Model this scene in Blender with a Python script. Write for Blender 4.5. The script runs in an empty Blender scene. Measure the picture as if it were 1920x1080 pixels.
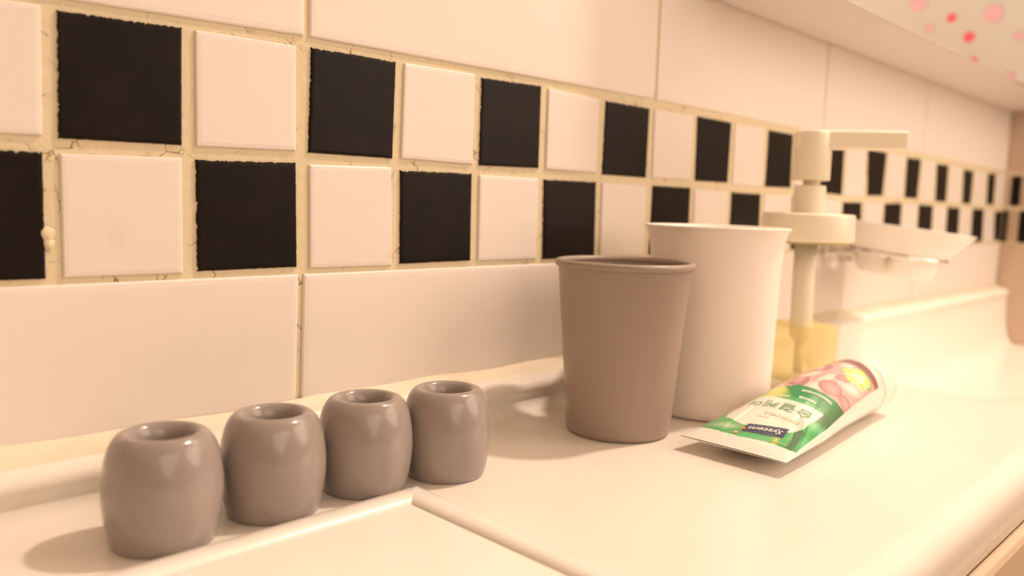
import bpy, bmesh, math, random
from mathutils import Vector, Matrix
sc = bpy.context.scene
COL = sc.collection
R = math.radians
# ------------------------------------------------------------ camera
cd = bpy.data.cameras.new('camera')
cam = bpy.data.objects.new('camera', cd); COL.objects.link(cam)
cam.location = (-0.186953, -0.313567, 0.033639)
cam.rotation_euler = (1.466628, -0.032461, -0.785250)
cd.sensor_width = 36.0; cd.lens = 1520.3942 / 1920 * 36.0
cd.clip_start = 0.01; cd.clip_end = 20
cd.dof.use_dof = True; cd.dof.focus_distance = 0.345; cd.dof.aperture_fstop = 6.8
sc.camera = cam
# ------------------------------------------------------------ world, ceiling lamp, added fills, exposure
sc.view_settings.view_transform = 'Standard'; sc.view_settings.look = 'None'
sc.view_settings.gamma = 1.0; sc.view_settings.use_curve_mapping = False
sc.view_settings.exposure = 0.12
w = bpy.data.worlds.new('world'); sc.world = w; w.use_nodes = True
w.node_tree.nodes['Background'].inputs[0].default_value = (1.0, .78, .55, 1)
w.node_tree.nodes['Background'].inputs[1].default_value = 0.3
def area(name, loc, target, size, power, col, shape='DISK'):
    l = bpy.data.lights.new(name, 'AREA'); l.shape = shape; l.size = size; l.energy = power; l.color = col
    o = bpy.data.objects.new(name, l); COL.objects.link(o); o.location = loc
    d = Vector(target) - Vector(loc); o.rotation_euler = d.to_track_quat('-Z', 'Y').to_euler()
    return o
WARM = (1.0, .795, .65)
area('ceiling_lamp_light', (.86, -.40, 1.36), (.14, -.08, -.08), .09, 17.5, WARM)
area('right_fill', (.82, -.80, .40), (.60, -.02, .03), .9, 6.6, WARM)  # added fill from the right front, no fixture there; lifts wall and curtain
area('front_fill', (-.2, -1.6, .55), (.5, 0, 0), 1.3, 8.0, WARM)  # added low fill from the camera side, stands in for room bounce

# ------------------------------------------------------------ helpers
def tag(o, label=None, cat=None, group=None, kind=None):
    if label: o['label'] = label
    if cat: o['category'] = cat
    if group: o['group'] = group
    if kind: o['kind'] = kind
    return o
def empty(name, loc, rz=0):
    o = bpy.data.objects.new(name, None); COL.objects.link(o); o.location = loc; o.rotation_euler.z = rz
    o.empty_display_size = .01
    return o
def link(name, me, mat=None, parent=None, smooth=False):
    o = bpy.data.objects.new(name, me); COL.objects.link(o)
    if mat: me.materials.append(mat)
    if smooth:
        me.polygons.foreach_set('use_smooth', [True] * len(me.polygons))
    if parent: o.parent = parent
    return o
def pydata(name, V, F, mat=None, parent=None, smooth=False):
    me = bpy.data.meshes.new(name); me.from_pydata([tuple(v) for v in V], [], F); me.update()
    return link(name, me, mat, parent, smooth)
def lathe(name, prof, mat, parent=None, seg=72, closed=False, axis=None, smooth=True):
    """prof = [(r, z)]; r == 0 makes a pole"""
    V = []; F = []; rings = []
    for r, z in prof:
        if r < 1e-7: rings.append([len(V)]); V.append((0, 0, z))
        else:
            rings.append(list(range(len(V), len(V) + seg)))
            V += [(r * math.cos(2 * math.pi * i / seg), r * math.sin(2 * math.pi * i / seg), z) for i in range(seg)]
    pairs = list(zip(rings, rings[1:])) + ([(rings[-1], rings[0])] if closed else [])
    for a, b in pairs:
        for i in range(seg):
            j = (i + 1) % seg
            if len(a) == 1 and len(b) == 1: continue
            if len(a) == 1: F.append((a[0], b[j], b[i]))
            elif len(b) == 1: F.append((a[i], a[j], b[0]))
            else: F.append((a[i], a[j], b[j], b[i]))
    if axis is not None: V = [axis @ Vector(v) for v in V]
    return pydata(name, V, F, mat, parent, smooth)
def smooth_prof(pts, n=5):
    """Catmull-Rom through (r, z) points"""
    out = []
    P = [pts[0]] + list(pts) + [pts[-1]]
    for i in range(1, len(P) - 2):
        for k in range(n):
            t = k / n; q = []
            for c in range(2):
                p0, p1, p2, p3 = P[i-1][c], P[i][c], P[i+1][c], P[i+2][c]
                q.append(.5 * (2*p1 + (p2-p0)*t + (2*p0-5*p1+4*p2-p3)*t*t + (3*p1-p0-3*p2+p3)*t**3))
            out.append((max(q[0], 0), q[1]))
    out.append(pts[-1]); return out
def box(name, lo, hi, mat, parent=None, bevel=0.0, seg=2):
    bm = bmesh.new()
    bmesh.ops.create_cube(bm, size=1)
    for v in bm.verts:
        v.co = Vector([(lo[i] + hi[i]) / 2 + v.co[i] * (hi[i] - lo[i]) for i in range(3)])
    if bevel: bmesh.ops.bevel(bm, geom=bm.edges[:], offset=bevel, segments=seg, affect='EDGES', profile=.5)
    me = bpy.data.meshes.new(name); bm.to_mesh(me); bm.free()
    return link(name, me, mat, parent, smooth=False)
def sstep(x, a, b):
    t = min(1, max(0, (x - a) / (b - a))); return t * t * (3 - 2 * t)

# ------------------------------------------------------------ materials
def mat(name, col, rough=.4, metal=0, spec=.5, coat=0, trans=0, ior=1.45, sss=0, noise=None, bump=None, alpha=None):
    m = bpy.data.materials.new(name); m.use_nodes = True
    nt = m.node_tree; b = nt.nodes['Principled BSDF']
    b.inputs['Base Color'].default_value = (*col, 1); b.inputs['Roughness'].default_value = rough
    b.inputs['Metallic'].default_value = metal; b.inputs['Specular IOR Level'].default_value = spec
    b.inputs['Coat Weight'].default_value = coat; b.inputs['Coat Roughness'].default_value = .03
    b.inputs['Transmission Weight'].default_value = trans; b.inputs['IOR'].default_value = ior
    if sss:
        b.inputs['Subsurface Weight'].default_value = sss
        b.inputs['Subsurface Radius'].default_value = (.006, .004, .002); b.inputs['Subsurface Scale'].default_value = 1
    tc = nt.nodes.new('ShaderNodeTexCoord')
    if noise:   # (scale, other colour, low, high)
        n = nt.nodes.new('ShaderNodeTexNoise'); n.inputs['Scale'].default_value = noise[0]; n.inputs['Detail'].default_value = 4
        nt.links.new(tc.outputs['Object'], n.inputs['Vector'])
        r = nt.nodes.new('ShaderNodeValToRGB'); r.color_ramp.elements[0].position = noise[2]; r.color_ramp.elements[1].position = noise[3]
        r.color_ramp.elements[0].color = (*col, 1); r.color_ramp.elements[1].color = (*noise[1], 1)
        nt.links.new(n.outputs['Fac'], r.inputs['Fac']); nt.links.new(r.outputs['Color'], b.inputs['Base Color'])
    if bump:    # (scale, strength, distance)
        n = nt.nodes.new('ShaderNodeTexNoise'); n.inputs['Scale'].default_value = bump[0]; n.inputs['Detail'].default_value = 3
        nt.links.new(tc.outputs['Object'], n.inputs['Vector'])
        u = nt.nodes.new('ShaderNodeBump'); u.inputs['Strength'].default_value = bump[1]; u.inputs['Distance'].default_value = bump[2]
        nt.links.new(n.outputs['Fac'], u.inputs['Height']); nt.links.new(u.outputs['Normal'], b.inputs['Normal'])
    return m
M = {}
M['white_tile'] = mat('white_glazed_tile', (.80, .73, .66), .32, spec=.3, noise=(34, (.74, .64, .50), .66, .78), bump=(60, .12, .001))
M['black_tile'] = mat('black_glazed_tile', (.010, .0065, .0045), .42, spec=.15, noise=(45, (.015, .010, .007), .5, .8), bump=(90, .15, .0006))
M['wide_tile'] = mat('wide_glazed_tile', (.82, .75, .68), .38, spec=.25, bump=(25, .10, .002))
M['paint'] = mat('cream_paint', (.50, .41, .31), .7, bump=(120, .1, .001))
M['solid_surface'] = mat('cream_solid_surface', (.84, .785, .70), .22, spec=.5, noise=(30, (.83, .77, .685), .4, .7))
M['sealant'] = mat('yellowed_sealant', (.80, .70, .54), .35, noise=(40, (.66, .52, .33), .55, .8), bump=(80, .4, .002))
M['trim'] = mat('cream_trim', (.86, .81, .735), .2)
M['panel'] = mat('cream_panel', (.87, .82, .74), .3)
M['grey_glaze'] = mat('grey_glaze', (.30, .255, .23), .17, spec=.5, coat=.2, noise=(22, (.34, .29, .26), .35, .75), bump=(34, .22, .0025))
M['grey_plastic'] = mat('grey_plastic', (.34, .265, .215), .38, spec=.45, bump=(140, .04, .0006))
M['white_plastic'] = mat('white_plastic', (.96, .87, .79), .35)
M['cream_plastic'] = mat('cream_pump_plastic', (.94, .87, .70), .4)
M['glass'] = mat('clear_bottle_plastic', (1, .99, .96), .02, trans=1, ior=1.18)
def clear(name, tint, refl, body=None, amount=0):
    m = bpy.data.materials.new(name); m.use_nodes = True; nt = m.node_tree; nt.nodes.clear()
    out = nt.nodes.new('ShaderNodeOutputMaterial'); t = nt.nodes.new('ShaderNodeBsdfTransparent'); t.inputs[0].default_value = (*tint, 1)
    gl = nt.nodes.new('ShaderNodeBsdfGlossy'); gl.inputs['Roughness'].default_value = .03
    lw = nt.nodes.new('ShaderNodeLayerWeight'); lw.inputs['Blend'].default_value = .5
    pw = nt.nodes.new('ShaderNodeMath'); pw.operation = 'POWER'; nt.links.new(lw.outputs['Facing'], pw.inputs[0]); pw.inputs[1].default_value = 4
    fr = nt.nodes.new('ShaderNodeMath'); fr.operation = 'MULTIPLY_ADD'; nt.links.new(pw.outputs[0], fr.inputs[0]); fr.inputs[1].default_value = refl; fr.inputs[2].default_value = .03
    mx = nt.nodes.new('ShaderNodeMixShader'); nt.links.new(fr.outputs[0], mx.inputs[0]); nt.links.new(t.outputs[0], mx.inputs[1]); nt.links.new(gl.outputs[0], mx.inputs[2])
    last = mx
    if body:
        d = nt.nodes.new('ShaderNodeBsdfTranslucent'); d.inputs[0].default_value = (*body, 1)
        d2 = nt.nodes.new('ShaderNodeBsdfDiffuse'); d2.inputs[0].default_value = (*body, 1)
        a = nt.nodes.new('ShaderNodeAddShader'); 
        m1 = nt.nodes.new('ShaderNodeMixShader'); m1.inputs[0].default_value = .5
        nt.links.new(d.outputs[0], m1.inputs[1]); nt.links.new(d2.outputs[0], m1.inputs[2])
        m2 = nt.nodes.new('ShaderNodeMixShader'); m2.inputs[0].default_value = amount
        nt.links.new(mx.outputs[0], m2.inputs[1]); nt.links.new(m1.outputs[0], m2.inputs[2]); nt.nodes.remove(a); last = m2
    nt.links.new(last.outputs[0], out.inputs[0]); return m
M['glass'] = clear('clear_bottle_plastic', (.992, .99, .985), .5)
M['soap'] = clear('yellow_liquid_soap', (1.0, .95, .74), .15, (1.0, .90, .52), .4)
M['chrome'] = mat('chrome', (.85, .82, .8), .08, metal=1)
M['ceramic'] = mat('white_ceramic', (.92, .86, .80), .12, coat=.5)
M['mirror'] = mat('mirror_glass', (.93, .93, .92), .01, metal=1)
M['cabinet_white'] = mat('white_cabinet_laminate', (.80, .71, .66), .4)
M['cabinet_tan'] = mat('beige_cabinet_laminate', (.62, .47, .33), .45)
M['curtain'] = mat('cream_curtain_fabric', (.95, .91, .82), .7)
M['pale_pink'] = mat('pale_pink_print', (.70, .40, .42), .7)
M['coral'] = mat('coral_print', (.80, .10, .14), .7)
M['floor'] = mat('beige_floor', (.34, .25, .18), .5, noise=(6, (.28, .20, .14), .3, .7))
M['cap'] = mat('white_cap_plastic', (.88, .83, .74), .3, sss=.15)
M['foil'] = mat('white_tube_laminate', (.86, .80, .72), .25)
for k, c in dict(text_green=(.10, .36, .18), text_grey=(.60, .58, .48), text_white=(.9, .88, .82), text_gold=(.75, .60, .25), orange_red=(.85, .22, .06)).items():
    M[k] = mat(k, c, .3)

# grout: yellowish, with hairline cracks
def grout():
    m = mat('yellowed_grout', (.66, .58, .41), .8, bump=(260, .5, .0008)); nt = m.node_tree; b = nt.nodes['Principled BSDF']
    tc = nt.nodes.new('ShaderNodeTexCoord'); mp = nt.nodes.new('ShaderNodeMapping'); mp.inputs['Scale'].default_value = (1, 1, 1)
    nt.links.new(tc.outputs['Object'], mp.inputs['Vector'])
    dn = nt.nodes.new('ShaderNodeTexNoise'); dn.inputs['Scale'].default_value = 130; dn.inputs['Detail'].default_value = 3
    nt.links.new(mp.outputs[0], dn.inputs['Vector'])
    mx = nt.nodes.new('ShaderNodeVectorMath'); mx.operation = 'MULTIPLY_ADD'
    nt.links.new(dn.outputs['Color'], mx.inputs[0]); mx.inputs[1].default_value = (.012, .012, .012); nt.links.new(mp.outputs[0], mx.inputs[2])
    v = nt.nodes.new('ShaderNodeTexVoronoi'); v.feature = 'DISTANCE_TO_EDGE'; v.inputs['Scale'].default_value = 55
    nt.links.new(mx.outputs[0], v.inputs['Vector'])
    r = nt.nodes.new('ShaderNodeValToRGB'); r.color_ramp.elements[0].position = .004; r.color_ramp.elements[1].position = .022
    r.color_ramp.elements[0].color = (.26, .18, .09, 1); r.color_ramp.elements[1].color = (.72, .62, .42, 1)
    nt.links.new(v.outputs['Distance'], r.inputs['Fac'])
    n = nt.nodes.new('ShaderNodeTexNoise'); n.inputs['Scale'].default_value = 60; n.inputs['Detail'].default_value = 5
    nt.links.new(tc.outputs['Object'], n.inputs['Vector'])
    r2 = nt.nodes.new('ShaderNodeValToRGB'); r2.color_ramp.elements[0].position = .50; r2.color_ramp.elements[1].position = .60
    r2.color_ramp.elements[0].color = (0, 0, 0, 1); r2.color_ramp.elements[1].color = (1, 1, 1, 1)
    nt.links.new(n.outputs['Fac'], r2.inputs['Fac'])
    mix = nt.nodes.new('ShaderNodeMix'); mix.data_type = 'RGBA'
    nt.links.new(r2.outputs['Color'], mix.inputs[0]); mix.inputs[6].default_value = (.72, .62, .42, 1)
    nt.links.new(r.outputs['Color'], mix.inputs[7]); nt.links.new(mix.outputs[2], b.inputs['Base Color'])
    return m
M['grout'] = grout()

XR, ZF, ZC, XL, YF = 1.0775, -.88, 1.40, -.95, -1.75     # room limits
ZD = -.08                                                   # deck of the countertop
# ------------------------------------------------------------ room shell
wall = box('wall_back', (XL, .0012, ZF), (XR + .03, .06, ZC), M['grout']); tag(wall, kind='structure')
wr = box('wall_right', (XR + .0012, YF, ZF), (XR + .05, .0012, ZC), M['grout'])
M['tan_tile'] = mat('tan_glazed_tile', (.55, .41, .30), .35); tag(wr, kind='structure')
tag(box('wall_left', (XL - .05, YF, ZF), (XL, .06, ZC), M['paint']), kind='structure')
tag(box('wall_front', (XL - .05, YF - .05, ZF), (XR + .05, YF, ZC), M['paint']), kind='structure')
tag(box('floor', (XL - .05, YF - .05, ZF - .05), (XR + .05, .06, ZF), M['floor']), kind='structure')
tag(box('ceiling', (XL - .05, YF - .05, ZC), (XR + .05, .06, ZC + .05), M['paint']), kind='structure')

# ------------------------------------------------------------ tiles: outline polygon in the wall plane -> pillowed tile
def tile_mesh(name, P, mt, parent, edge=.0007, ragged=0, seed=0, plane='xz', d=0.0):
    """P = corners TL, TR, BR, BL as (x, z).  The face stands at y = d, its skirt goes back to the grout."""
    rnd = random.Random(seed); pts = []
    n = 52 if ragged > .0003 else 24 if ragged else 1
    for k in range(4):
        a, b = P[k], P[(k + 1) % 4]
        L = math.hypot(b[0]-a[0], b[1]-a[1]); ox, oz = (b[1]-a[1]) / L, -(b[0]-a[0]) / L    # inwards for a clockwise outline... sign fixed below
        amp = ragged * (1.0 if k in (0, 3) else .25); wv = 0
        for i in range(n):
            t = i / n
            wv = .45 * wv + .55 * rnd.uniform(-1, 1) * 1.8
            j = amp * (abs(wv) + (rnd.random() < .12) * rnd.uniform(0, 1.5)) if 0 < i else 0
            pts.append((a[0] + (b[0]-a[0])*t + ox*j, a[1] + (b[1]-a[1])*t + oz*j))
    cx = sum(p[0] for p in P) / 4; cz = sum(p[1] for p in P) / 4
    w_ = max(abs(P[1][0] - P[0][0]), 1e-4); h_ = max(abs(P[0][1] - P[3][1]), 1e-4)
    def ring(inset, y):
        sx, sz = 1 - 2 * inset / w_, 1 - 2 * inset / h_
        return [(cx + (x - cx) * sx, y, cz + (z - cz) * sz) for x, z in pts]
    m = len(pts)
    V = ring(0, .0016) + ring(0, d + .0006) + ring(edge * .45, d + .00015) + ring(edge * 1.6, d)
    F = []
    for r in range(3):
        for i in range(m):
            j = (i + 1) % m; F.append((r*m + i, r*m + j, (r+1)*m + j, (r+1)*m + i))
    F.append(tuple(range(3*m, 4*m)))
    if plane == 'yz': V = [(XR + y, x, z) for x, y, z in V]       # on the right-hand wall
    o = pydata(name, V, F, mt, parent)
    for p in o.data.polygons: p.use_smooth = False
    return o
TILES = [
(-2,1,-21964,8758,-18904,9095,-19090,4921,-22284,4738),
(-2,0,-22310,4238,-19105,4404,-19153,166,-22418,126),
(-1,1,-18456,9127,-14715,9322,-14826,5047,-18631,4939),
(-1,0,-18645,4420,-14834,4519,-14850,195,-18688,170),
(0,1,-14209,9342,-10131,9509,-10191,5151,-14313,5058),
(0,0,-14321,4529,-10204,4607,-10196,209,-14334,198),
(1,1,-9636,9444,-5326,9597,-5370,5176,-9694,5099),
(1,0,-9655,4571,-5374,4689,-5377,222,-9636,223),
(2,1,-4811,9586,-484,9670,-461,5286,-4805,5176),
(2,0,-4830,4661,-458,4790,-392,311,-4802,274),
(3,1,255,9733,4737,9772,4629,5283,133,5258),
(3,0,189,4745,4576,4857,4706,210,249,232),
(4,1,5238,9771,9737,9850,9723,5280,5130,5314),
(4,0,5111,4760,9702,4832,9756,315,5181,273),
(5,1,10224,9754,14691,9872,14712,5371,10210,5269),
(5,0,10244,4780,14733,4784,14784,276,10291,283),
(6,1,15299,9799,19816,9762,19840,5326,15307,5334),
(6,0,15210,4772,19817,4813,19944,256,15316,244),
(7,1,20470,9697,24914,9716,24880,5296,20395,5288),
(7,0,20432,4777,25009,4781,25078,282,20496,270),
(8,1,25510,9749,30030,9762,30124,5336,25586,5329),
(8,0,25751,4815,30160,4836,30225,299,25668,285),
(9,1,30636,9766,35115,9741,35056,5384,30752,5339),
(9,0,30714,4787,35187,4767,35283,276,30805,298),
(10,1,35674,9746,40112,9722,40193,5296,35749,5311),
(10,0,35825,4687,40113,4701,40308,263,35857,273),
(11,1,40868,9694,44874,9693,45039,5376,40855,5308),
(11,0,40773,4749,45176,4756,45299,281,40878,264),
(12,1,45585,9704,49937,9664,50117,5211,45723,5301),
(12,0,45739,4756,50136,4661,50277,170,45865,281),
(13,1,50501,9651,54940,9533,55120,5086,50686,5185),
(13,0,50706,4635,55139,4540,55273,70,50847,144),
(14,1,55511,9530,59921,9551,60083,5131,55687,5088),
(14,0,55714,4452,59716,4498,60245,124,55840,73),
(15,1,60489,9554,64976,9545,64701,5300,61110,5215),
(15,0,60666,4591,65065,4632,65228,184,60810,131),
(16,1,65557,9540,69977,9504,70049,5206,65617,5179),
(16,0,65697,4531,70065,4669,70229,250,65799,190),
(17,1,70788,9402,74649,9493,74440,5272,70961,5290),
(17,0,70623,4673,74873,4672,75053,288,70789,258),
(18,1,75248,9464,79380,9401,79628,5143,75397,5198),
(18,0,75416,4667,79657,4615,79876,248,75600,286),
(19,1,80076,9295,83727,9350,83922,5127,80517,5166),
(19,0,80196,4609,84381,4574,84626,221,80420,243),
(20,1,84585,9335,88860,9274,89169,5075,84893,5097),
(20,0,84927,4571,89204,4553,89463,223,85175,220),
(21,1,89684,9170,93274,9160,93195,5085,90225,5148),
(21,0,89744,4551,93966,4554,94305,263,90005,224),
(22,1,94224,9251,98632,9288,98960,5101,94496,5077),
(22,0,94530,4558,99005,4582,99539,369,94896,275),
(23,1,99722,9240,102942,9299,103048,5232,100149,5238),
(23,0,99561,4581,103680,4549,104316,394,100104,375),
(24,1,103730,9294,107663,9267,108151,5022,104137,5063),
(24,0,104358,4264,108223,4504,108943,392,105084,540)
]
for t in TILES:
    c, r = t[0], t[1]; v = [a * 1e-5 for a in t[2:]]
    P = [(v[0], v[1]), (v[2], v[3]), (v[4], v[5]), (v[6], v[7])]
    if c == 24: P = [(x if x < XR - .001 else XR - .0006, z) for x, z in P]
    black = (c + r) % 2 == 0
    if black: tile_mesh('black_tile', P, M['black_tile'], wall, .0008, .0004 if c < 8 else .0002, c * 7 + r)
    else: tile_mesh('white_tile', P, M['white_tile'], wall, .0012, 0)
for bx, bz, br in ((-.1013, .0175, .0026), (-.1008, .0140, .0020), (.2360, .0975, .0012)):     # grout smeared over a tile edge
    V = [(bx, -.0004, bz)] + [(bx + q * br * math.cos(t) * (1 + .2 * math.sin(3*t)), yy, bz + q * br * math.sin(t) * 1.2) for q, yy in ((.6, -.0003), (1, .0008)) for t in [2*math.pi*k/12 for k in range(12)]]
    pydata('grout_smear', V, [(0, 1 + k, 1 + (k+1) % 12) for k in range(12)] + [(1 + k, 13 + k, 13 + (k+1) % 12, 1 + (k+1) % 12) for k in range(12)], M['grout'], wall, True)
g = .0014
joints = [-.75, -.50, -.2505, .0003, .2550, .5035, .7520, 1.0]
zt = [.0985, .1000, .1010, .1015, .1035, .1025, .1010, .0990]     # lower edge of the upper tiles at those joints
for i in range(len(joints)):
    a = joints[i]; b = joints[i + 1] if i + 1 < len(joints) else XR - .0008 + g
    za, zb = zt[i], zt[i + 1] if i + 1 < len(zt) else .0985
    if i + 1 < len(joints) and a < 0 and a > -.3: za = .0935
    tile_mesh('wide_tile', [(a + g, .32), (b - g, .32), (b - g, zb), (a + g, za)], M['wide_tile'], wall, .0016)
    tile_mesh('wide_tile', [(a + g, .32 + 2*g), (b - g, .32 + 2*g + .22)][:2] and [(a + g, .545), (b - g, .545), (b - g, .32 + 2*g), (a + g, .32 + 2*g)], M['wide_tile'], wall, .0016)
    s = -.0022 if abs(a) < .3 else 0; s2 = -.0022 if abs(b) < .3 else 0
    tile_mesh('wide_tile', [(a + g + s, -.0002), (b - g + s2, -.0002), (b - g + s2 - .001, -.0575), (a + g + s - .001, -.0575)], M['wide_tile'], wall, .0016)
# right-hand wall: the band carries on round the corner with cut tiles
yw = [(-.0008, -.0062, 0, 1), (-.0070, -.0187, 1, 1), (-.0070, -.0187, 0, 0), (-.0008, -.0062, 1, 0)]
for a, b, r, bl in yw:
    z0, z1 = ((.0026, .0460) if r == 0 else (.0520, .0925))
    tile_mesh('black_tile' if bl else 'tan_tile', [(a, z1), (b, z1), (b, z0), (a, z0)], M['black_tile' if bl else 'tan_tile'], wr, .0008, 0, plane='yz')
y = -.0199; k = 0
while y > -.62:
    for r in (0, 1):
        z0, z1 = ((.0026, .0460) if r == 0 else (.0520, .0925)); bl = (k + r) % 2 == 0
        tile_mesh('black_tile' if bl else 'tan_tile', [(y, z1), (y - .044, z1), (y - .044, z0), (y, z0)], M['black_tile' if bl else 'tan_tile'], wr, .0008, 0, plane='yz')
    y -= .0493; k += 1
for i in range(3):
    a = -.001 - i * .25
    tile_mesh('wide_tile', [(a, .34), (a - .247, .34), (a - .247, .0975), (a, .0975)], M['tan_tile'], wr, .0016, plane='yz')
    tile_mesh('wide_tile', [(a, -.0005), (a - .247, -.0005), (a - .247, -.24), (a, -.24)], M['tan_tile'], wr, .0016, plane='yz')

# ------------------------------------------------------------ countertop: one moulded top with upstand and sunk basin
X0, X1 = -.62, XR - .001
def zf(X, Y):
    d = sstep(X, .37, .60) * (1 - sstep(-Y, .135, .215))
    return ZD - .056 * d
def loft(name, xs, rows, mt, parent):
    """rows(x) -> list of (y, z); every x gives the same count"""
    V = []; F = []; n = len(rows(xs[0]))
    for x in xs: V += [(x, y, z) for y, z in rows(x)]
    for i in range(len(xs) - 1):
        for j in range(n - 1):
            a = i * n + j; F.append((a, a + 1, a + n + 1, a + n))
    return pydata(name, V, F, mt, parent, True)
top = empty('countertop', (0, 0, 0))
tag(top, 'cream moulded solid-surface countertop with low upstand along the tiled wall', 'countertop')
def rows_up(x):
    base = zf(x, -.031)
    p = [(.001, -.0598), (-.004, -.0602), (-.0100, -.0610), (-.0132, -.0618), (-.0158, -.0632), (-.0170, -.0652), (-.0169, -.0672), (-.0158, -.0695), (-.0152, -.0712)]
    A = p[-1]; B = (-.0150, base + .0004) ; Cc = (-.0290, base)
    for k in range(1, 11):
        t = k / 10; p.append(((1-t)**2*A[0] + 2*t*(1-t)*B[0] + t*t*Cc[0], (1-t)**2*A[1] + 2*t*(1-t)*B[1] + t*t*Cc[1]))
    return p
xsA = [X0 + (.36 - X0) * i / 40 for i in range(41)]
xsB = [.36 + (X1 - .36) * i / 90 for i in range(91)]
loft('upstand', xsA + xsB[1:], rows_up, M['solid_surface'], top)
YS = [-.0290 - (.2165 - .0290) * j / 50 for j in range(51)]
nose = [(-.2165 - .0115 * math.sin(a), ZD - .0115 * (1 - math.cos(a))) for a in [math.pi / 2 * k / 8 for k in range(1, 9)]] + [(-.2281, -.1045), (-.2272, -.1055), (-.200, -.1055)]
def rows_deck(x): return [(y, zf(x, y)) for y in YS] + nose
loft('deck', xsA, rows_deck, M['solid_surface'], top)
loft('basin', xsB, rows_deck, M['solid_surface'], top)
def rows_seal(x):
    wv = .0005 * math.sin(x * 37) + .0004 * math.sin(x * 91 + 1)
    return [(.0, -.0555 + wv), (-.0022, -.0566 + wv), (-.0060, -.0592), (-.0092, -.0606 + wv * .4), (-.0100, -.0618)]
s_ = loft('sealant_bead', [X0 + (X1 - X0) * i / 160 for i in range(161)], rows_seal, M['sealant'], top)
# vanity below
van = empty('vanity_cabinet', (.2, -.2, ZF)); tag(van, 'beige vanity cabinet with drawer fronts under the cream countertop', 'cabinet')
def vbox(name, lo, hi, m, parent, bev=.001):
    o = box(name, [lo[i] - van.location[i] for i in range(3)], [hi[i] - van.location[i] for i in range(3)], m, parent, bev); return o
vbox('carcass', (X0 + .01, -.2240, ZF), (X1 - .001, -.002, -.15), M['cabinet_tan'], van)
for i, (a, b) in enumerate([(X0 + .01, -.115), (-.112, .393), (.396, X1 - .003)]):
    d_ = vbox('drawer_front', (a, -.2325, -.30), (b, -.2242, -.1063), M['cabinet_tan'], van, .0035)
    vbox('door', (a, -.2325, ZF + .08), (b, -.2242, -.303), M['cabinet_tan'], van, .0035)
vbox('top_rail', (X0 + .01, -.2240, -.150), (X1 - .001, -.2100, -.1060), M['cabinet_tan'], van, 0)

# ------------------------------------------------------------ inset panel with raised moulding
hat = empty('inset_cover', (-.0035, -.0815, ZD)); tag(hat, 'flat cream cover panel with raised moulding set in the countertop, lower left', 'cover')
ox, oy, wd = .0095, -.0690, .0128
prof = [(0, -.0004), (.0006, .0010), (.0020, .0020), (.0045, .0026), (.0080, .0028), (.0102, .0024), (.0118, .0013), (.0124, .0002), (.0128, -.0004)]
V = []; F = []
for d, h in prof:
    V += [(X0 + .02 - hat.location.x, oy - d - hat.location.y, h), (ox - d - hat.location.x, oy - d - hat.location.y, h)]
for i in range(len(prof) - 1): F.append((2*i, 2*i+2, 2*i+3, 2*i+1))
pydata('moulding', V, F, M['trim'], hat, True)
V = []
for d, h in prof:
    V += [(ox - d - hat.location.x, oy - d - hat.location.y, h), (ox - d - hat.location.x, -.2160 - hat.location.y, h)]
pydata('moulding', V, F, M['trim'], hat, True)
box('gap_shade', (X0 + .02 - hat.location.x, -.2156 - hat.location.y, -.0003), (ox - wd + .0002 - hat.location.x, oy - wd + .0002 - hat.location.y, .00012), mat('brown_gap_shade', (.12, .055, .02), .8), hat, 0)  # dark strip painting in the shade of the uncut gap round the panel
box('panel', (X0 + .02 - hat.location.x, -.2158 - hat.location.y, -.0002), (ox - wd - .0009 - hat.location.x, oy - wd - .0009 - hat.location.y, .0008), M['panel'], hat, .0002)

# ------------------------------------------------------------ toothbrush stands
HR, HH = .0187, .0366
hp = [(0, .0012), (.60, .0010), (.78, .0), (.84, .006), (.875, .035), (.905, .09), (.965, .25), (1.0, .45), (.985, .62), (.945, .76), (.89, .865), (.82, .935), (.74, .982),
      (.65, 1.0), (.57, .988), (.50, .94), (.462, .87), (.445, .75), (.44, .45), (.42, .22), (.30, .18), (0, .18)]
hp = [(r * HR, z * HH) for r, z in hp]
hm = lathe('toothbrush_stand', smooth_prof(hp, 4), M['grey_glaze'], None, 80)
spots = [(-.0837, -.0535, .1, 'glossy grey ceramic toothbrush stand at the left end of the row, nearest the camera'),
         (-.0442, -.0530, 1.3, 'grey ceramic toothbrush stand second from the left in the row of four'),
         (-.0051, -.0540, 2.6, 'grey ceramic toothbrush stand third from the left, behind the moulding corner'),
         (.0307, -.0613, 4.0, 'grey ceramic toothbrush stand at the right end of the row, nearest the grey cup')]
for i, (x, y_, rz, lab) in enumerate(spots):
    o = hm if i == 0 else hm.copy()
    if i: COL.objects.link(o)
    o.location = (x, y_, ZD); o.rotation_euler.z = rz
    tag(o, lab, 'toothbrush holder', 'four grey toothbrush stands in a row')

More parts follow.
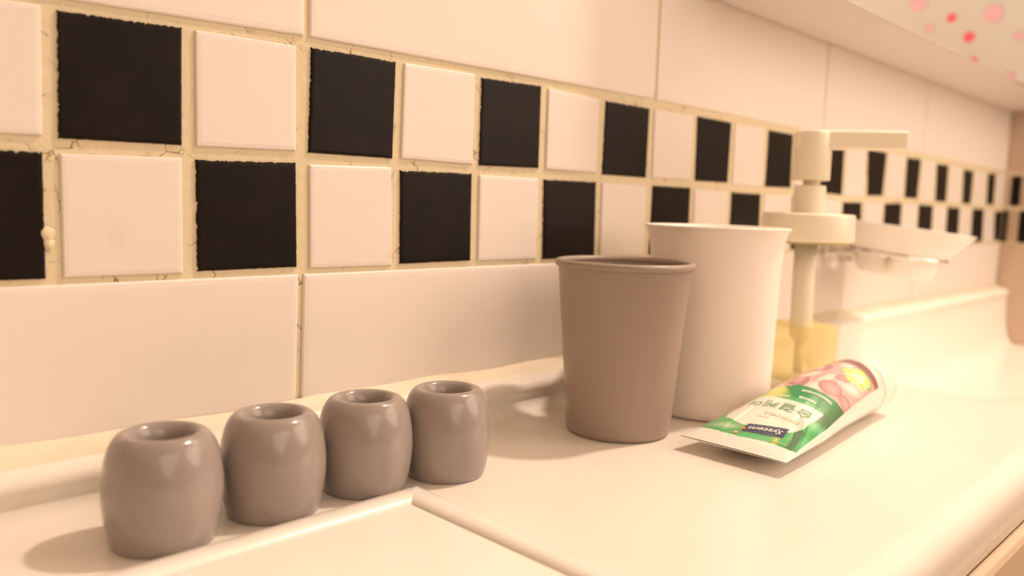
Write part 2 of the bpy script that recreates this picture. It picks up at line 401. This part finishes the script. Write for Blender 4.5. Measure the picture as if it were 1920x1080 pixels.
# ------------------------------------------------------------ cups
gc = empty('grey_cup', (.1411, -.0670, ZD)); tag(gc, 'matte grey tapered plastic cup with rolled rim standing before the white cup', 'cup')
lathe('cup_body', [(0, .0022), (.0230, .0022), (.0232, .0006), (.0240, 0), (.0254, .0004), (.0262, .0018), (.0266, .0035), (.0290, .035), (.0333, .0836), (.0337, .0855), (.0322, .0855),
                   (.0316, .0830), (.0276, .035), (.0252, .0055), (.0240, .0040), (0, .0040)], M['grey_plastic'], gc, 96)
lathe('rolled_rim', [(.0333 + .0020 * math.cos(a), .0853 + .0019 * math.sin(a)) for a in [2 * math.pi * k / 16 for k in range(16)]], M['grey_plastic'], gc, 96, closed=True)
wc = empty('white_cup', (.2184, -.0718, ZD)); tag(wc, 'tall white plastic cup with flared rim behind the grey cup', 'cup')
wp = [(0, .0020), (.0300, .0020), (.0304, .0004), (.0318, 0), (.0335, .0012), (.0340, .004), (.0345, .03), (.0352, .06), (.0360, .085), (.0371, .096), (.0385, .1015), (.0398, .1034),
      (.0399, .1044), (.0390, .1047), (.0374, .1032), (.0360, .0975), (.0348, .085), (.0338, .06), (.0329, .02), (.0322, .005), (.028, .0035), (0, .0035)]
lathe('cup_body', smooth_prof(wp, 3), M['white_plastic'], wc, 96)

# ------------------------------------------------------------ pump bottle
pb = empty('pump_bottle', (.3215, -.0765, ZD)); tag(pb, 'clear pump bottle of yellow liquid soap with cream pump, behind the white cup', 'bottle')
op = [(0, .0025), (.0215, .0025), (.0222, 0), (.0240, .0010), (.0247, .004), (.0247, .078), (.0242, .086), (.0222, .0915), (.0200, .0935), (.0200, .0975)]
ip = [(.0186, .0975), (.0186, .0930), (.0208, .0900), (.0229, .0850), (.0233, .078), (.0233, .0075), (.0226, .0060), (0, .0060)]
lathe('bottle_shell', op + ip, M['glass'], pb, 72)
lathe('liquid_soap', [(0, .0062), (.0224, .0062), (.02315, .0077), (.02315, .0400), (.0229, .0406), (0, .0402)], M['soap'], pb, 72)
lathe('dip_tube', [(.0022, .0085), (.0030, .0085), (.0030, .0310), (.0022, .0310)], M['cream_plastic'], pb, 24, closed=True)
lathe('pump_chamber', [(0, .0300), (.0040, .0300), (.0066, .0325), (.0070, .0345), (.0070, .0975), (0, .0975)], M['cream_plastic'], pb, 32)
lathe('collar', [(.0190, .0955), (.0278, .0955), (.0286, .0962), (.0288, .0975), (.0288, .1115), (.0284, .1128), (.0275, .1133), (.0105, .1137), (0, .1137)], M['cream_plastic'], pb, 72)
lathe('collar_seal', [(.0200, .0942), (.0262, .0942), (.0264, .0954), (.0200, .0956)], mat('olive_seal', (.55, .50, .22), .4), pb, 48, closed=True)
lathe('stem', [(.0098, .1135), (.0098, .1300), (.0092, .1312), (.0045, .1314), (.0045, .1345), (0, .1345)], M['cream_plastic'], pb, 40)
lathe('pump_neck', [(.0040, .1313), (.0046, .1313), (.0046, .1352), (.0040, .1352)], M['sealant'], pb, 24, closed=True)
hd = lathe('pump_head', [(0, .1345), (.0112, .1345), (.0116, .1350), (.0116, .1645), (.0112, .1655), (0, .1658)], M['cream_plastic'], pb, 40)
nz = box('nozzle', (-.0113, -.0078, .1545), (.0555, .0078, .1660), M['cream_plastic'], pb, .0018, 3)
nz.rotation_euler.z = R(-57)

# ------------------------------------------------------------ toothpaste tube
tub = empty('toothpaste_tube', (.2, -.134, ZD)); tag(tub, 'half-used green and white toothpaste tube lying on the countertop, cap away from camera', 'toothpaste')
TL = tub.location
RIDGE = [(.30, 52), (.262, 46), (.212, 39), (.16, 33), (.11, 26), (.09, 23)]
def tsurf(s, a, off=0.0):
    e = max(0, min(1, s)); h = .0004 + .0161 * math.sin(math.pi / 2 * e) ** .85; w_ = .0266 - .0100 * e ** 1.3
    cx = .1385 + .1295 * s; cy = -.1332 - .0018 * s; cz = ZD + .0065 + .0102 * s
    cz = max(cz, ZD + h + .0004)
    ad = math.degrees(a); bump = 0
    if 0 < ad < 120 and .05 < s < .4:
        best = 9
        for (s1, a1), (s2, a2) in zip(RIDGE, RIDGE[1:]):
            dx, dy = (s2 - s1) * 300, a2 - a1; px, py = (s - s1) * 300, ad - a1
            t = max(0, min(1, (px*dx + py*dy) / (dx*dx + dy*dy))); dd = math.hypot(px - t*dx, py - t*dy)
            if dd < best * 1: best = dd
        best = min(best, 99); side = 1
        bump = .0010 * math.exp(-(best / 3.2) ** 2) - .0007 * math.exp(-((best - 9) / 5) ** 2)
        bump *= sstep(s, .05, .12) * (1 - sstep(s, .27, .36))
    q = off + bump
    return (cx - TL.x, cy - (w_ + q) * math.cos(a) - TL.y, cz + (h + q) * math.sin(a) - TL.z)
def inpoly(p, poly):
    x, y = p; c = False; j = len(poly) - 1
    for i in range(len(poly)):
        xi, yi = poly[i]; xj, yj = poly[j]
        if (yi > y) != (yj > y) and x < (xj - xi) * (y - yi) / (yj - yi) + xi: c = not c
        j = i
    return c
OVAL = [(.200, 137), (.26, 146), (.33, 151), (.385, 146), (.412, 131), (.408, 110), (.397, 95), (.398, 67), (.397, 38), (.35, 40), (.30, 42.5), (.238, 42.7), (.200, 50), (.181, 57), (.163, 72), (.158, 88), (.165, 108), (.185, 124)]
NAVY = [(.176, 101), (.190, 80), (.212, 56), (.140, 53), (.124, 75), (.116, 99)]
def interp(x, T):
    if x <= T[0][0]: return T[0][1]
    for (a, b), (c, d) in zip(T, T[1:]):
        if x <= c: return b + (d - b) * (x - a) / (c - a)
    return T[-1][1]
rn = random.Random(5)
BLOBS = [(rn.uniform(.56, .86), rn.uniform(20, 140), rn.uniform(.03, .07), rn.uniform(9, 20), rn.uniform(-.6, .6), rn.random()) for _ in range(26)]
def mixc(a, b, t): return tuple(a[i] + (b[i] - a[i]) * t for i in range(3))
WHITE = (.86, .80, .72)
def lab_col(s, ad):
    lo = interp(ad, [(10, .088), (23, .085), (64, .085), (94, .073), (130, .084), (150, .092)])
    if ad < 14.5 + 0 * s or ad > 158 or s < lo or s > interp(ad, [(10, .925), (45, .94), (75, .955), (158, .945)]): return WHITE
    if inpoly((s, ad), NAVY): return (.035, .055, .11)
    if inpoly((s, ad), OVAL): return (.88, .84, .72)
    gt = interp(ad, [(13, .519), (44, .522), (70, .524), (96, .531), (112, .512)])
    gb = interp(ad, [(30, .41), (39, .412), (88, .427), (112, .508)])
    if s > gt or (ad > 112 and s > .512 - .0005 * (ad - 112)):
        c = (.74, .44, .41)
        for bs, ba, rs, ra, tl, v in BLOBS:
            ds, da = (s - bs) / rs, (ad - ba) / ra; ds, da = ds + tl * da, da
            q = ds*ds + da*da
            if q < 1: c = mixc((.90, .76, .68), (.78, .50, .45), q) if v < .75 else mixc((.66, .38, .36), (.42, .20, .20), q)
        fs, fa = (s - .80) / .085, (ad - 48) / 30; q = math.hypot(fs, fa); an = math.atan2(fa, fs)
        pet = .72 + .22 * abs(math.sin(2.5 * an + .6))
        if q < .42: c = (.86, .80, .62)
        elif q < pet: c = (.74, .74, .22) if math.sin(5 * an) > -.4 else (.80, .80, .42)
        elif q < 1.02 and math.cos(an * 1.5 + .4) > -.2: c = (.20, .48, .22)
        if s > .86: c = mixc(c, (.28, .12, .12), sstep(s, .86, .90) * sstep(122 - ad, 0, 40))
        return c
    if gb < s <= gt and ad < 112:
        return mixc((.03, .30, .11), (.05, .16, .04), sstep(60 - ad, 0, 45))
    if s > .395 and ad > 88:                                        # yellow-green swirl beside the lens-shaped band
        return mixc((.62, .66, .10), (.10, .42, .08), sstep(abs(ad - 116), 4, 22))
    c = mixc((.03, .36, .09), (.09, .47, .16), .5 + .5 * math.sin(s * 40 + ad * .05))
    if s < .20:                                                      # pale cloud and swirls near the tail
        c = mixc(c, (.62, .74, .50), .75 * math.exp(-((s - .135 + .0006 * (ad - 118)) / .022) ** 2) * math.exp(-((ad - 122) / 20) ** 2))
        c = mixc(c, (.60, .66, .12), .8 * math.exp(-((ad - 57 - 60 * (s - .108)) / 3.0) ** 2))
    if ad < 40 and s > .20: c = mixc(c, (.05, .16, .05), sstep(s, .30, .36))
    if ad < 50 and s < .22 and abs(ad - 36 - 70 * (s - .12)) < 6: c = (.05, .20, .07)
    return c
m = mat('printed_tube_laminate', WHITE, .2, coat=.4, bump=(55, .10, .0012)); nt = m.node_tree
vc = nt.nodes.new('ShaderNodeVertexColor'); vc.layer_name = 'print'; nt.links.new(vc.outputs['Color'], nt.nodes['Principled BSDF'].inputs['Base Color'])
def tube_part(name, s0, s1, ns, na, torn=False):
    V = []; cols = []; F = []; rr = random.Random(3)
    for i in range(ns + 1):
        s = s0 + (s1 - s0) * i / ns
        for j in range(na):
            a = 2 * math.pi * j / na - math.pi / 2
            p = tsurf(s, a)
            if torn and i == 0:
                jj = j if a < math.pi / 2 else na - j
                p = (p[0] + .0006 * math.sin(jj * 2.4) * math.sin(jj * .9) - .0002, p[1], p[2])
            V.append(p); cols.append((*lab_col(s, math.degrees(a)), 1))
    for i in range(ns):
        for j in range(na):
            k = (j + 1) % na; F.append((i*na + j, i*na + k, (i+1)*na + k, (i+1)*na + j))
    if torn: F.append(tuple(range(na)))
    o = pydata(name, V, F, m, tub, True)
    ca = o.data.color_attributes.new('print', 'FLOAT_COLOR', 'POINT')
    ca.data.foreach_set('color', [x for c in cols for x in c]); return o
tube_part('tube_body', .055, 1.0, 300, 360)
tag(tube_part('crimped_end', 0.0, .055, 8, 360, True), 'flat white crimped tail')
ax = Matrix.Rotation(R(90), 4, 'Y')
ce = (.268 - TL.x, -.135 - TL.y, ZD + .0167 - TL.z)
sh = lathe('shoulder', [(.0165, -.0002), (.0150, .0022), (.0100, .0030), (0, .0032)], M['foil'], tub, 64, axis=ax); sh.location = ce
cp = lathe('cap', [(.0100, .0020), (.0158, .0024), (.0164, .0032), (.0166, .0045), (.0160, .0215), (.0150, .0238), (.0130, .0247), (0, .0250)], M['cap'], tub, 64, axis=ax); cp.location = ce

# lettering lies on the tube: text outline -> mesh, bent onto the surface
def text_mesh(body, size=1.0, shear=0, offset=0):
    c = bpy.data.curves.new('t', 'FONT'); c.body = body; c.size = size; c.shear = shear; c.offset = offset
    c.align_x = 'CENTER'; c.align_y = 'CENTER'; c.resolution_u = 3
    o = bpy.data.objects.new('t', c); COL.objects.link(o)
    dg = bpy.context.evaluated_depsgraph_get(); me = bpy.data.meshes.new_from_object(o.evaluated_get(dg))
    bpy.data.objects.remove(o); return me
def on_tube(name, body, s, a, ws, wa, mt, off=.00012, shear=0, slope=0.0, weight=0, curve=0.0):
    """centre (s, a deg); ws = height in s, wa = width in degrees; text runs towards larger a, its top towards the tail"""
    me = text_mesh(body, 1, shear, weight)
    xs = [v.co.x for v in me.vertices]; ys = [v.co.y for v in me.vertices]
    if not xs: return
    xm, xw = (max(xs)+min(xs))/2, max(xs)-min(xs); ym, yw_ = (max(ys)+min(ys))/2, max(ys)-min(ys)
    bm = bmesh.new(); bm.from_mesh(me); bmesh.ops.triangulate(bm, faces=bm.faces[:])
    for _ in range(1): bmesh.ops.subdivide_edges(bm, edges=[e for e in bm.edges if e.calc_length() > .15], cuts=2)
    for v in bm.verts:
        u = (v.co.x - xm) / xw; t = (v.co.y - ym) / yw_
        v.co = Vector(tsurf(s - t * ws - slope * u + curve * (.25 - u*u), R(a + u * wa), off))
    bm.to_mesh(me); bm.free(); return link(name, me, mt, tub)
on_tube('brand_lettering', 'System', .1600, 77, .036, 36, M['text_white'], .0003, .15, .026, .008)
on_tube('product_lettering', '숨결케어', .342, 90, .052, 82, M['text_green'], .0002, 0, -.012, 0)
def dashes(name, s, a, wa, n, hs, mt, slope=0, curve=0):
    rd = random.Random(n); V = []; F = []
    for i in range(n):
        u0 = (i + .12) / n - .5; u1 = (i + .12 + rd.uniform(.5, .8)) / n - .5
        for u in (u0, u1):
            for t in (-.5, .5): V.append(tsurf(s - t * hs - slope * u + curve * (.25 - u*u), R(a + u * wa), .0002))
        k = 4 * i; F.append((k, k+1, k+3, k+2))
    pydata(name, V, F, mt, tub)
dashes('small_print', .272, 76, 46, 9, .018, M['text_grey'], -.01)
dashes('small_print', .245, 95, 14, 4, .010, M['text_grey'])
dashes('small_print', .485, 64, 44, 16, .014, M['text_white'], .0, .03)
dashes('small_print', .432, 70, 24, 8, .016, M['text_white'], .0, .005)
dashes('small_print', .106, 52, 24, 9, .008, M['text_gold'], .005)
dashes('small_print', .418, 98, 14, 5, .012, M['text_white'])
def disc(name, s, a, rs, ra, mt, off):
    V = [tsurf(s, R(a), off)] + [tsurf(s + rs * math.sin(t), R(a + ra * math.cos(t)), off) for t in [2*math.pi*k/20 for k in range(20)]]
    pydata(name, V, [(0, 1 + k, 1 + (k+1) % 20) for k in range(20)], mt, tub)
disc('round_mark', .097, 101.6, .0095, 3.2, M['orange_red'], .0002)
for (rs, ra) in ((.0058, .7), (.0018, 2.1)):
    V = [tsurf(.097 + i*rs, R(101.6 + j*ra), .0003) for i, j in ((-1,-1), (1,-1), (1,1), (-1,1))]; pydata('cross_mark', V, [(0,1,2,3)], M['text_white'], tub)
disc('round_mark', .135, 99, .007, 2.4, M['orange_red'], .0002)

# ------------------------------------------------------------ wall soap dish
dish = empty('soap_dish', (.545, -.057, .014)); tag(dish, 'white shallow soap dish in a chrome wall ring beyond the pump bottle', 'soap dish')
dp = [(0, -.0325), (.026, -.032), (.031, -.0295), (.0335, -.024), (.0350, -.0165), (.0385, -.0115), (.0455, -.0045), (.0520, .0030), (.0550, .0085), (.0560, .0098), (.0550, .0102), (.0510, .0045), (.0440, -.003),
      (.034, -.010), (.026, -.015), (.014, -.0170), (0, -.0172)]
bowl = lathe('bowl', smooth_prof(dp, 3), M['ceramic'], dish, 72)
ring = lathe('chrome_ring', [(.0374 + .0020*math.cos(a), -.0140 + .0020*math.sin(a)) for a in [2*math.pi*k/14 for k in range(14)]], M['chrome'], dish, 64, closed=True)
for sx in (-1, 1):
    arm = box('support_arm', (sx*.016 - .0015, .033, -.0160), (sx*.016 + .0015, .0520, -.0125), M['chrome'], dish, .0006)
    peg = lathe('peg', [(0, -.026), (.0018, -.026), (.0022, -.022), (.0018, -.0160), (0, -.0160)], M['sealant'], dish, 16); peg.location = (sx * .0374, -.004, 0)
plate = box('wall_plate', (-.028, .0515, -.025), (.028, .0565, -.005), M['chrome'], dish, .001)
for o in (bowl, ring): o.rotation_euler = (R(6), R(3), 0)

# ------------------------------------------------------------ mirror cabinet above
mc = empty('mirror_cabinet', (.30, -.035, .178)); tag(mc, 'shallow pale wall cabinet with mirrored front above the tiles, reflecting a dotted curtain', 'cabinet')
L = mc.location
def cb(name, lo, hi, m_, b=0): return box(name, [lo[i]-L[i] for i in range(3)], [hi[i]-L[i] for i in range(3)], m_, mc, b)
cb('carcass', (.30, -.0675, .178), (XR - .003, -.0003, .80), M['cabinet_white'], .0012)
cb('mirror_door', (.3005, -.0705, .1785), (XR - .0035, -.0678, .7995), M['mirror'], 0)

# ------------------------------------------------------------ polka-dot curtain at the right-hand wall (seen in the mirror)
cur = empty('shower_curtain', (1.058, -.5, .0)); tag(cur, 'cream curtain printed with pink and coral dots, seen in the cabinet mirror', 'curtain')
cy0, cy1, cz0, cz1 = -.098, -.95, .145, 1.30
V = []; F = []; n = 90
def cx_(y): return .0025 * math.sin(y * 31) * (1 if y < -.42 else 0)
for i in range(n + 1):
    y = cy0 + (cy1 - cy0) * i / n
    for z in (cz0, cz1): V.append((cx_(y), y - cur.location.y, z))
for i in range(n): F.append((2*i, 2*i+1, 2*i+3, 2*i+2))
fab = pydata('fabric', V, F, M['curtain'], cur, True)
sm = fab.modifiers.new('thick', 'SOLIDIFY'); sm.thickness = .0006; sm.offset = -1 if False else 1
dots = [(-.2676, .3357, .0122, 0), (-.2215, .3089, .0062, 1), (-.2497, .2988, .0062, 0), (-.1695, .3075, .0123, 0), (-.197, .2802, .0072, 1), (-.1896, .2459, .0066, 1),
        (-.1367, .2751, .0058, 0), (-.144, .2228, .0064, 0), (-.2127, .3256, .0075, 2), (-.1384, .2589, .0115, 2)]
rd = random.Random(11)
tries = 0
while len(dots) < 120 and tries < 4000:
    tries += 1
    y, z, r, k = rd.uniform(-.90, -.11), rd.uniform(.16, .95), rd.choice([.006, .0068, .0075, .0122]), rd.choice([0, 0, 1, 2])
    if -.40 < y < -.12 and .20 < z < .36: continue
    if all(math.hypot(y - q[0], z - q[1]) > r + q[2] + .012 for q in dots): dots.append((y, z, r, k))
DM = {}
M['faint'] = mat('faint_ring_print', (.80, .68, .55), .7)
for y, z, r, k in dots:
    mt = (M['pale_pink'], M['coral'], M['faint'])[k]
    if k == 2: V = [(0, (r - q) * math.cos(t), (r - q) * math.sin(t)) for q in (0, .0012) for t in [2*math.pi*j/24 for j in range(24)]]; F = [(j, (j+1) % 24, 24 + (j+1) % 24, 24 + j) for j in range(24)]
    else: V = [(0, 0, 0)] + [(0, r * math.cos(t), r * math.sin(t)) for t in [2*math.pi*j/24 for j in range(24)]]; F = [(0, 1 + j, 1 + (j+1) % 24) for j in range(24)]
    o = pydata('printed_dot', V, F, mt, cur); o.location = (cx_(y) - .0009, y - cur.location.y, z)
cr = lathe('curtain_rod', [(0, 0), (.006, 0), (.006, .90), (0, .90)], M['chrome'], cur, 20, axis=Matrix.Rotation(R(90), 4, 'X')); cr.location = (0, -.03 - cur.location.y, 1.306)
